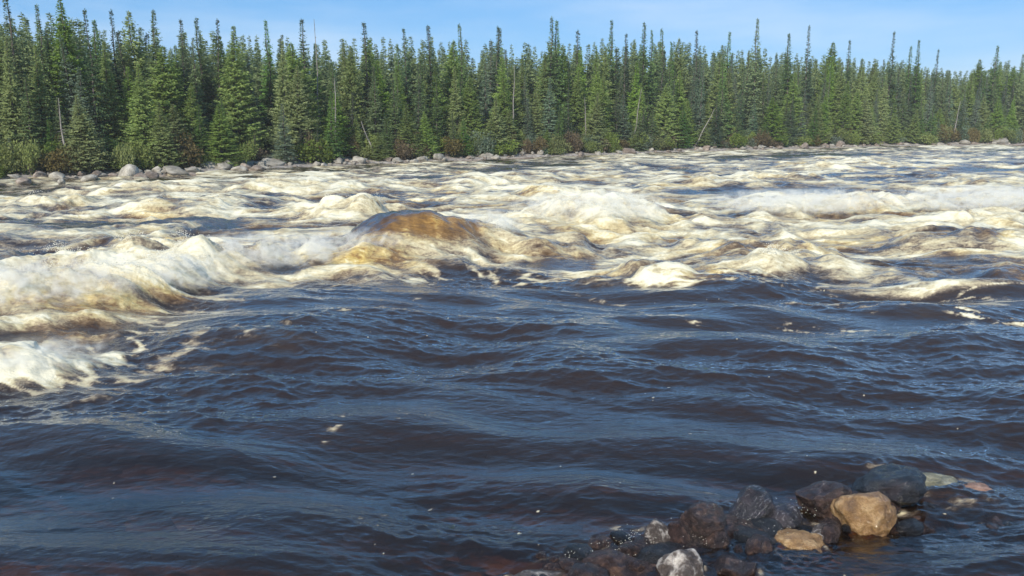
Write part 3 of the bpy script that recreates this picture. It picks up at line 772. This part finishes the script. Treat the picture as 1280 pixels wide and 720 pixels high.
# stones along the far waterline
variants = [rock_mesh('shore_rock', 200 + i, 3, 0.14, facets=13) for i in range(10)]
first_rock = None
def shore_rock(X, Y, r, mat, lab, group, squash=0.6, yaw=None, elong=1.0):
    me0 = variants[rng.randint(10)]
    key = (me0.name, mat.name)
    if key not in shore_rock.cache:
        m_ = me0.copy(); m_.materials.append(mat); shore_rock.cache[key] = m_
    o = link('shore_rock', shore_rock.cache[key])
    z = max(float(ground_z(X, Y)), -0.02)
    o.location = (X, Y, z + r * squash * 0.35); o.scale = (r * elong, r, r * squash)
    o.rotation_euler = (rng.uniform(-.2, .2), rng.uniform(-.2, .2), rng.uniform(0, 6.3) if yaw is None else yaw)
    tag(o, lab, 'rock', group)
    return o
shore_rock.cache = {}
BIG = [(160, 222, 13, 1.10, M_SHORE, 'tallest pale boulder on the far bank, left part of the shore'),
       (176, 222, 9, 0.8, M_SHORE_BROWN, 'dark boulder leaning against the tallest pale boulder'),
       (190, 220, 8, 0.7, M_SHORE_BROWN, 'second dark boulder right of the tallest pale boulder'),
       (220, 217, 17, 0.45, M_SHORE, 'long low pale boulder below the brown bush'),
       (77, 228, 6, 0.8, M_SHORE, 'small upright pale rock at the water left of the tallest boulder'),
       (262, 213, 11, 0.6, M_SHORE, 'grey boulder among rubble right of the brown bush'),
       (300, 213, 12, 0.5, M_SHORE, 'flat grey boulder between the rubble and the long slab'),
       (338, 209, 20, 0.40, M_SHORE, 'long pale slab in front of the dark gap in the trees'),
       (322, 213, 11, 0.5, M_SHORE_BROWN, 'brown rock at the foot of the long pale slab'),
       (110, 225, 12, 0.5, M_SHORE, 'flat grey rock left of the tallest pale boulder'),
       (30, 228, 12, 0.5, M_SHORE_BROWN, 'flat brown rock near the left end of the far shore'),
       (528, 202, 8, 0.7, M_SHORE, 'pale rounded rock right of the leaning dead trunk'),
       (518, 203, 6, 0.8, M_SHORE, 'small pale rock touching the pale rounded rock'),
       (595, 197, 8, 0.6, M_SHORE, 'pale rock jutting out where the bank bends'),
       (730, 192, 9, 0.6, M_SHORE, 'grey rock alone below the grey bushes'),
       (835, 187, 7, 0.8, M_SHORE, 'small pale upright boulder right of the yellowish bush'),
       (905, 187, 8, 0.5, M_SHORE, 'flat pale rock on the far right shore'),
       (1250, 181, 10, 0.5, M_SHORE, 'pale rounded rock near the right end of the far shore')]
for (px, py, rpx, sq, mat, lab) in BIG:
    X, Y = ground(px, py - 1.5, 0.1)
    r = rpx * Y / F * 0.95
    shore_rock(X, Y, r, mat, lab, 'boulders along the far shore', sq, yaw=rng.uniform(-.3, .3), elong=1.1)
nrock = 0
for i in range(255):
    s = rng.uniform(-6, VIEW_LEN + 6)
    if rng.rand() < 0.42: s = rng.uniform(-4, VIEW_LEN * 0.33)
    off = abs(rng.normal(0.1, 0.9)) - 0.5
    X, Y = shore_point(s, off)
    r = min(0.07 + rng.gamma(1.8, 0.06), 0.42) * (0.85 + 0.006 * Y)
    brown = rng.rand() < 0.4
    shore_rock(X, Y, r, M_SHORE_BROWN if brown else M_SHORE,
               size_word(r, 0.2, 0.34).replace('tall', 'large') + (' brown' if brown else ' grey') + (' stone at the waterline, ' if off < 0.3 else ' stone on the dry shore, ') + landmark(px_of(X, Y)),
               'stones along the far shore', rng.uniform(0.45, 0.85), elong=rng.uniform(1, 1.5))

# ------------------------------------------------------------------ trees
def kites(C, D, S, U, Ln, Wd):
    """leaf-shaped quads: base C, direction D, side S, droop axis U, length, width"""
    a = C; b = C + D * Ln * 0.45 + S * Wd * 0.5; c = C + D * Ln - U * Ln * 0.12; d = C + D * Ln * 0.45 - S * Wd * 0.5
    n_ = len(C)
    V = np.stack([a, b, c, d], 1).reshape(-1, 3)
    Fc = np.arange(n_ * 4).reshape(-1, 4)
    return V, Fc

def norm(v): return v / np.maximum(np.linalg.norm(v, axis=-1, keepdims=True), 1e-6)

def conifer_crown(seed, Hh, Rad, base=0.06, level=0.17, nb=8, spray=0.24, power=0.85, droop=0.3, gaps=0.12, tipflare=0.0):
    r = np.random.RandomState(seed)
    Cs, Ds, Ls, Ws = [], [], [], []
    z = Hh * base
    lop = r.uniform(0, 6.28)
    while z < Hh - 0.05:
        t = z / Hh
        rad = Rad * ((1 - t) ** power) * (0.72 + 0.28 * min(1, (t - base) / 0.12 + 0.2)) * (0.8 + 0.4 * r.rand())
        rad = max(rad, 0.10) + tipflare * math.exp(-((t - 0.93) / 0.04) ** 2)
        m = max(3, int(nb * (0.5 + 0.5 * (1 - t)) + r.randint(-1, 2)))
        for j in range(m):
            if r.rand() < gaps: continue
            a = r.uniform(0, 6.283)
            L = rad * r.uniform(0.65, 1.15) * (1 + 0.12 * math.cos(a - lop))
            el = np.interp(t, [0, 0.5, 0.85, 1], [-droop, -droop * 0.5, 0.25, 0.9]) + r.normal(0, 0.08)
            out = np.array([math.cos(a), math.sin(a), 0]); side = np.array([-out[1], out[0], 0])
            k = max(2, int(L / 0.105))
            for q in range(k):
                s_ = (q + 0.6 + r.uniform(-.3, .3)) / k
                if s_ < 0.12 and L > 0.4: continue
                p = out * L * s_ * math.cos(el) + np.array([0, 0, z + L * s_ * math.sin(el) + 0.18 * L * s_ * s_])
                fan = spray * (0.55 + 0.6 * (1 - s_)) * r.uniform(0.7, 1.25) * (0.40 + 0.60 * min(1, rad / 0.75))
                for sg in ((-1, 1) if q < k - 1 else (0,)):
                    ang = sg * r.uniform(0.5, 1.05)
                    dd = out * math.cos(ang) + side * math.sin(ang) + np.array([0, 0, math.sin(el) * 0.5 - r.uniform(0.0, 0.75)])
                    Cs.append(p); Ds.append(dd); Ls.append(fan); Ws.append(fan * r.uniform(0.34, 0.55))
        z += level * r.uniform(0.75, 1.25) * (1 - 0.62 * t)
    # leader
    for q in range(7):
        Cs.append(np.array([0, 0, Hh - 0.35 + q * 0.05])); a = r.uniform(0, 6.28)
        Ds.append(np.array([math.cos(a) * .35, math.sin(a) * .35, 1])); Ls.append(0.16); Ws.append(0.05)
    C = np.array(Cs); D = norm(np.array(Ds)); Ln = np.array(Ls)[:, None]; Wd = np.array(Ws)[:, None]
    rnd = norm(r.normal(size=C.shape) + np.array([0, 0, 0.6]))
    S = norm(np.cross(D, rnd)); U = norm(np.cross(S, D))
    return kites(C, D, S, U, Ln, Wd)

def tube(path, radii, sides=6):
    P = np.array(path, float); V, Fc = [], []
    for i, p in enumerate(P):
        d = P[min(i + 1, len(P) - 1)] - P[max(i - 1, 0)]; d /= np.linalg.norm(d)
        a = np.cross(d, [0.3, 1, 0.1]); a /= np.linalg.norm(a); b = np.cross(d, a)
        for k_ in range(sides):
            t = 2 * math.pi * k_ / sides
            V.append(p + radii[i] * (math.cos(t) * a + math.sin(t) * b))
    for i in range(len(P) - 1):
        for k_ in range(sides):
            j = (k_ + 1) % sides
            Fc.append([i * sides + k_, i * sides + j, (i + 1) * sides + j, (i + 1) * sides + k_])
    return np.array(V), np.array(Fc)

def join(parts):
    V, Fc, n_ = [], [], 0
    for v, f in parts:
        V.append(v); Fc.append(f + n_); n_ += len(v)
    return np.vstack(V), np.vstack(Fc)

M_BARK = bark_material('spruce_bark', (0.05, 0.04, 0.032), (0.14, 0.115, 0.095))
M_GREY = bark_material('weathered_dead_wood', (0.13, 0.115, 0.10), (0.30, 0.275, 0.245))
M_SPRUCE = leaf_material('spruce_needles', (0.032, 0.060, 0.020), (0.068, 0.115, 0.034), (0.115, 0.175, 0.055))
M_DARK = leaf_material('dark_spruce_needles', (0.022, 0.038, 0.020), (0.042, 0.066, 0.032), (0.070, 0.10, 0.048))
M_FIR = leaf_material('yellow_green_needles', (0.060, 0.092, 0.022), (0.110, 0.160, 0.038), (0.165, 0.215, 0.060))
M_MASS = leaf_material('distant_needles', (0.030, 0.055, 0.020), (0.070, 0.110, 0.034), (0.125, 0.175, 0.052), nscale=0.45)
M_BLUE = leaf_material('blue_green_needles', (0.042, 0.066, 0.042), (0.080, 0.115, 0.070), (0.13, 0.165, 0.11))
M_BUSH = leaf_material('alder_leaves', (0.060, 0.080, 0.018), (0.10, 0.130, 0.032), (0.15, 0.18, 0.052))
M_BROWNBUSH = leaf_material('brownish_bush_leaves', (0.050, 0.038, 0.018), (0.090, 0.072, 0.030), (0.14, 0.115, 0.055))

KINDS = {}     # name -> list of (crown mesh, trunk mesh, height)
def kind(name, mat, specs):
    L = []
    for (seed, kw) in specs:
        Hh = 9.0
        V, Fc = conifer_crown(seed, Hh, **kw)
        cm = mesh_from('crown', V, Fc, smooth=False); cm.materials.append(mat)
        r = np.random.RandomState(seed)
        path = [(0.04 * r.normal() * (i > 0), 0.04 * r.normal() * (i > 0), z) for i, z in enumerate(np.linspace(-0.3, Hh - 0.1, 7))]
        Vt, Ft = tube(path, np.linspace(0.11, 0.012, 7), 7)
        # short dead stubs low on the trunk
        extra = []
        for _ in range(9):
            z = r.uniform(0.3, 2.4); a = r.uniform(0, 6.28); le = r.uniform(0.25, 0.6)
            extra.append(tube([(0, 0, z), (math.cos(a) * le, math.sin(a) * le, z - 0.1)], [0.012, 0.004], 4))
        Vt, Ft = join([(Vt, Ft)] + extra)
        tm = mesh_from('trunk', Vt, Ft); tm.materials.append(M_BARK)
        L.append((cm, tm, Hh))
    KINDS[name] = L
kind('spire', M_SPRUCE, [(s, dict(Rad=rad, power=1.0, nb=11, droop=0.4, gaps=0.08, tipflare=tf)) for s, rad, tf in ((1, 1.5, 0.0), (2, 1.25, 0.0), (3, 1.7, 0.0), (4, 1.3, 0.0), (5, 1.45, 0.0), (6, 1.1, 0.03))])
kind('dark', M_DARK, [(s, dict(Rad=rad, power=0.95, nb=10, droop=0.5, gaps=0.2, tipflare=tf, base=0.04)) for s, rad, tf in ((11, 1.1, 0.02), (12, 1.3, 0.0), (13, 1.0, 0.06), (14, 1.2, 0.03))])
kind('fir', M_FIR, [(s, dict(Rad=rad, power=pw, nb=13, droop=0.12, gaps=0.04, spray=0.27)) for s, rad, pw in ((21, 1.8, 1.0), (22, 1.5, 0.9), (23, 2.0, 1.0), (24, 1.6, 0.75), (25, 1.9, 0.7))])
kind('blue', M_BLUE, [(s, dict(Rad=rad, power=0.9, nb=10, droop=0.3, gaps=0.08, spray=0.24)) for s, rad in ((31, 1.4), (32, 1.2))])

GROUP = 'conifers of the forest on the far bank'
ADJ = {'spire': ('slender green spruce', 'spruce_tree'), 'dark': ('thin dark spruce', 'spruce_tree'), 'fir': ('yellow green fir', 'fir_tree'), 'blue': ('bluish green spruce', 'spruce_tree')}
def place_tree(kindname, X, Y, zb, Hh, label, width=1.0, lean=0.0, idx=None):
    cm, tm, h0 = KINDS[kindname][rng.randint(len(KINDS[kindname])) if idx is None else idx]
    root = link(ADJ[kindname][1], None)
    root.location = (X, Y, zb)
    k_ = Hh / h0
    root.scale = (width * (0.45 + 0.55 * k_),) * 2 + (k_,)
    root.rotation_euler = (lean * rng.normal(), lean * rng.normal(), rng.uniform(0, 6.28))
    link('crown', cm, root); link('trunk', tm, root)
    tag(root, label, 'tree', GROUP)
    return root

# canopy line of the photo and its lone spires
env = np.array([(-400, -90), (-100, 0), (0, 14), (100, 26), (160, 38), (230, 42), (300, 46), (380, 52), (470, 52), (560, 52), (640, 58), (700, 54), (780, 54), (860, 58), (930, 62), (1000, 70), (1060, 76), (1130, 80), (1190, 92), (1240, 80), (1280, 82), (1500, 92), (2000, 104)])
def env_y(px): return np.interp(px, env[:, 0], env[:, 1])
def at_col(px, off):
    """walk along the shore to the column px at the given offset"""
    lo, hi = -30.0, VIEW_LEN + 50
    for _ in range(40):
        m_ = (lo + hi) / 2
        if px_of(*shore_point(m_, off)) < px: lo = m_
        else: hi = m_
    return shore_point(lo, off)

SPIRES = [(12, 0, 'dark'), (38, -4, 'spire'), (70, 6, 'spire'), (104, -6, 'fir'), (128, 12, 'dark'), (158, 12, 'dark'), (183, 14, 'fir'), (203, 11, 'spire'), (240, 24, 'dark'), (262, 22, 'spire'), (278, 24, 'dark'), (304, 32, 'fir'),
          (345, 26, 'spire'), (386, 24, 'dark'), (467, 27, 'dark'), (515, 35, 'dark'), (544, 32, 'dark'), (580, 30, 'spire'), (618, 36, 'spire'), (622, 33, 'dark'), (686, 22, 'spire'), (695, 26, 'spire'), (722, 38, 'dark'), (760, 25, 'spire'), (779, 42, 'dark'),
          (800, 29, 'spire'), (812, 37, 'spire'), (823, 36, 'spire'), (842, 48, 'fir'), (867, 38, 'dark'), (902, 40, 'spire'), (938, 24, 'spire'), (982, 42, 'spire'), (1002, 32, 'dark'), (1031, 52, 'fir'), (1052, 50, 'dark'),
          (1105, 40, 'dark'), (1127, 58, 'spire'), (1138, 50, 'spire'), (1160, 62, 'dark'), (1216, 74, 'fir'), (1232, 57, 'spire'), (1262, 68, 'spire')]
for i, (px, py, kn) in enumerate(SPIRES):
    off = rng.uniform(3.5, 7.5)
    X, Y = at_col(px, off)
    zb = float(ground_z(X, Y)) - 0.1
    zt = top_z(px, py, Y)
    side = 'left' if px < 430 else ('middle' if px < 850 else 'right')
    place_tree(kn, X, Y, zb, zt - zb, f'{ADJ[kn][0]} with its tip above the treetops, {landmark(px)}', width=rng.uniform(0.95, 1.4), lean=0.02)
# rows of the forest: 240 nearest trees as things
n_th = 0
row_specs = [(1.2, 1.15, 0.22, 0.62), (2.6, 1.5, 0.45, 0.88), (4.2, 1.5, 0.7, 1.0), (6.0, 2.0, 0.88, 1.06)]
for ri, (off, step, h_lo, h_hi) in enumerate(row_specs):
    s = -5.0
    while s < VIEW_LEN + 3:
        s += step * rng.uniform(0.6, 1.4)
        o_ = off + rng.normal(0, 0.45)
        X, Y = shore_point(s, max(o_, 0.9))
        px = px_of(X, Y)
        # dark openings in the edge of the forest
        if ri < 2 and (142 < px < 168 or 300 < px < 372 and rng.rand() < 0.75): continue
        if ri == 0 and rng.rand() < 0.18: continue
        zb = float(ground_z(X, Y)) - 0.1
        full = top_z(px, env_y(px), Y) - zb
        Hh = full * rng.uniform(h_lo, h_hi)
        u = rng.rand()
        if px < 420: kn = 'fir' if u < 0.45 else 'spire' if u < 0.78 else 'dark' if u < 0.88 else 'blue'
        elif px < 760: kn = 'fir' if u < 0.58 else 'spire' if u < 0.8 else 'dark' if u < 0.88 else 'blue'
        else: kn = 'fir' if u < 0.34 else 'spire' if u < 0.65 else 'dark' if u < 0.78 else 'blue'
        side = 'left' if px < 430 else ('middle' if px < 850 else 'right')
        where = ['at the forest edge', 'in the front row', 'in the second row', 'deeper in the forest'][ri]
        place_tree(kn, X, Y, zb, Hh, f'{size_word(Hh, 4.2, 7.0)} {ADJ[kn][0]} {where}, {landmark(px)}', width=rng.uniform(0.8, 1.35), lean=0.03)
        n_th += 1
print('individual trees', n_th + len(SPIRES))

# trees further back and beyond the frame: one mass
lod = []
for sd_ in (41, 42, 43, 44):
    lod.append(join([conifer_crown(sd_, 9.0, Rad=1.9, level=0.30, nb=9, spray=0.42, power=1.0, droop=0.35, gaps=0.05), tube([(0, 0, -0.3), (0, 0, 8.8)], [0.1, 0.01], 5)]))
parts = []
def mass_tree(X, Y, Hh):
    zb = float(ground_z(X, Y)) - 0.1
    V, Fc = lod[rng.randint(4)]
    k_ = Hh / 9.0; a = rng.uniform(0, 6.28); w_ = (0.45 + 0.55 * k_) * rng.uniform(0.9, 1.3)
    c_, s_ = math.cos(a), math.sin(a)
    V2 = np.stack([(V[:, 0] * c_ - V[:, 1] * s_) * w_ + X, (V[:, 0] * s_ + V[:, 1] * c_) * w_ + Y, V[:, 2] * k_ + zb], 1)
    parts.append((V2, Fc))
for off in (8.0, 10, 12, 14.5, 17.5, 21, 26):
    s = -30.0
    while s < VIEW_LEN + 40:
        s += rng.uniform(0.8, 1.7)
        X, Y = shore_point(s, off + rng.normal(0, 0.8)); px = px_of(X, Y)
        zb = float(ground_z(X, Y))
        mass_tree(X, Y, (top_z(px, env_y(px), Y) - zb) * rng.uniform(0.80, 1.06) if -100 < px < 1500 else rng.uniform(7, 9.5))
for off in (1.8, 4, 6.5):
    for s in list(np.arange(-45, -5, 1.5)) + list(np.arange(VIEW_LEN + 3, VIEW_LEN + 45, 1.6)):
        X, Y = shore_point(s + rng.uniform(-.5, .5), off + rng.normal(0, 0.4)); mass_tree(X, Y, rng.uniform(6, 9))
V, Fc = join(parts)
me = mesh_from('forest', V, Fc, smooth=False)
tag(link('forest', me, mat=M_MASS), 'mass of spruce forest standing behind the front rows of trees', 'forest', kind='stuff')

# dead trunks
def snag(X, Y, Hh, lean, label, seed, tilt_dir=1):
    r = np.random.RandomState(seed)
    zb = float(ground_z(X, Y)) - 0.1
    root = link('dead_tree', None); root.location = (X, Y, zb); root.rotation_euler = (0, lean * tilt_dir, 0)
    path = [(0.03 * r.normal(), 0.03 * r.normal(), z) for z in np.linspace(0, Hh, 6)]
    link('trunk', mesh_from('trunk', *tube(path, np.linspace(0.075, 0.015, 6), 6)), root, M_GREY)
    tw = []
    for _ in range(22):
        z = r.uniform(0.25, 0.97) * Hh; a = r.uniform(0, 6.28); le = r.uniform(0.15, 0.6) * (1.1 - z / Hh)
        tw.append(tube([(0, 0, z), (math.cos(a) * le * .6, math.sin(a) * le * .6, z - 0.02), (math.cos(a) * le, math.sin(a) * le, z - 0.15 * le)], [0.014, 0.009, 0.003], 4))
    link('twigs', mesh_from('twigs', *join(tw)), root, M_GREY)
    tag(root, label, 'dead tree', 'dead trunks on the far bank')
SNAGS = [(472, 0.9, 150, 0.38, 'bare grey trunk leaning out over the rocks, left of the bank bend', -1), (420, 1.6, 95, 0.03, 'pale dead trunk right of the dark gap in the trees', 1),
         (83, 1.3, 120, 0.02, 'pale dead trunk standing in the left forest edge', 1), (868, 1.5, 135, 0.45, 'thin grey dead trunk leaning right on the far right bank', 1),
         (1190, 1.4, 125, 0.08, 'grey dead trunk upright near the right end of the bank', 1), (790, 1.5, 110, 0.12, 'slim dead trunk among the firs of the middle bank', 1),
         (733, 1.4, 120, 0.05, 'dead trunk with short twigs left of the tall double spruce', -1), (402, 5.0, 22, 0.0, 'dead pole rising above the treetops left of the middle', 1),
         (1150, 1.5, 150, 0.35, 'leaning dead stem low in the right forest edge', 1), (640, 2.0, 80, 0.03, 'pale dead trunk half hidden in the middle of the forest', 1)]
for i, (px, off, ty, ln, lab, td) in enumerate(SNAGS):
    X, Y = at_col(px, off); zb = float(ground_z(X, Y))
    snag(X, Y, (top_z(px, ty, Y) - zb) / math.cos(ln), ln, lab, 300 + i, td)

# bushes at the foot of the forest
def bush_mesh(seed, leaf=0.09):
    r = np.random.RandomState(seed)
    cl = [(r.uniform(-.6, .6), r.uniform(-.5, .5), r.uniform(0.3, 0.85), r.uniform(0.28, 0.5)) for _ in range(9)]
    C, N = [], []
    for (x, y, z, q) in cl:
        v = norm(r.normal(size=(210, 3))); v = v * (q * r.uniform(0.55, 1.08, (210, 1)))
        C.append(v * [1.1, 1, 0.85] + [x, y, z]); N.append(norm(v))
    C = np.vstack(C); N = np.vstack(N); keep = C[:, 2] > 0.02; C, N = C[keep], N[keep]
    D = norm(N * 0.5 + r.normal(size=C.shape) * 0.7 + [0, 0, .25]); S = norm(np.cross(D, norm(r.normal(size=C.shape)))); U = norm(np.cross(S, D))
    Ln = leaf * r.uniform(0.8, 1.6, (len(C), 1))
    st = [tube([(0, 0, -0.1), (x * .5, y * .5, z * .5), (x, y, z)], [0.02, 0.014, 0.004], 4) for x, y, z, q in cl]
    return kites(C, D, S, U, Ln, Ln * 0.6), join(st)
bushes = {}
for nm, mat, sds in (('green', M_BUSH, (1, 2, 3)), ('brown', M_BROWNBUSH, (4, 5)), ('grey', M_BLUE, (6,))):
    bushes[nm] = []
    for sd_ in sds:
        (Vb, Fb), (Vs, Fs) = bush_mesh(500 + sd_)
        fm = mesh_from('foliage', Vb, Fb, smooth=False); fm.materials.append(mat)
        sm = mesh_from('stems', Vs, Fs); sm.materials.append(M_BARK)
        bushes[nm].append((fm, sm))
def place_bush(nm, X, Y, r, h_, lab):
    fm, sm = bushes[nm][rng.randint(len(bushes[nm]))]
    root = link('bush', None); root.location = (X, Y, float(ground_z(X, Y)) - 0.05); root.scale = (r, r, h_); root.rotation_euler = (0, 0, rng.uniform(0, 6.28))
    link('foliage', fm, root); link('stems', sm, root)
    tag(root, lab, 'bush', 'bushes at the foot of the far forest')
for (px, off, rpx, hpx, nm, lab) in [(225, 1.0, 34, 42, 'brown', 'big brownish bush above the long low pale boulder'), (85, 0.9, 36, 30, 'brown', 'broad rusty bush at the water left of the tallest boulder'),
                                     (25, 1.2, 40, 34, 'green', 'broad green bush at the left end of the bank'), (395, 1.0, 38, 28, 'green', 'green bush right of the dark gap in the trees'),
                                     (560, 1.2, 26, 22, 'brown', 'brown bush at the middle of the bank near the bend'), (745, 1.2, 26, 18, 'brown', 'brownish grey bush in the middle of the bank'),
                                     (1180, 1.2, 26, 20, 'brown', 'brown bush near the right end of the bank')]:
    X, Y = at_col(px, off); place_bush(nm, X, Y, rpx * Y / F * 0.9, hpx * Y / F, lab)
for i in range(210):
    s = rng.uniform(-6, VIEW_LEN + 6); off = rng.uniform(0.5, 2.2)
    X, Y = shore_point(s, off); px = px_of(X, Y)
    if (318 < px < 350): continue
    u = rng.rand()
    nm = ('green' if u < 0.72 else 'brown' if u < 0.93 else 'grey') if px < 600 else ('green' if u < 0.55 else 'brown' if u < 0.85 else 'grey')
    side = 'left' if px < 430 else ('middle' if px < 850 else 'right')
    hb = rng.uniform(0.5, 1.7)
    place_bush(nm, X, Y, rng.uniform(0.5, 1.25), hb, f'{size_word(hb, 0.8, 1.35)} {"brownish" if nm == "brown" else nm + "ish" if nm == "grey" else nm} {"waterside" if off < 1.2 else "forest edge"} bush, {landmark(px)}')

# ------------------------------------------------------------------ air: one thin even haze round the whole scene
hm, n, l = new_mat('haze')
hv_ = n.new('ShaderNodeVolumePrincipled'); hv_.inputs['Color'].default_value = (0.95, 0.97, 1.0, 1); hv_.inputs['Density'].default_value = 0.0005
ho = n.new('ShaderNodeOutputMaterial'); l.new(hv_.outputs[0], ho.inputs['Volume'])
bm = bmesh.new(); bmesh.ops.create_cube(bm, size=1.0)
for v in bm.verts: v.co = Vector((v.co.x * 7000, 1700 + v.co.y * 5400, 16 + v.co.z * 44))
hme = bpy.data.meshes.new('haze'); bm.to_mesh(hme); bm.free()
tag(link('haze', hme, mat=hm), 'thin bright air between the camera and the far forest', 'haze', kind='stuff')
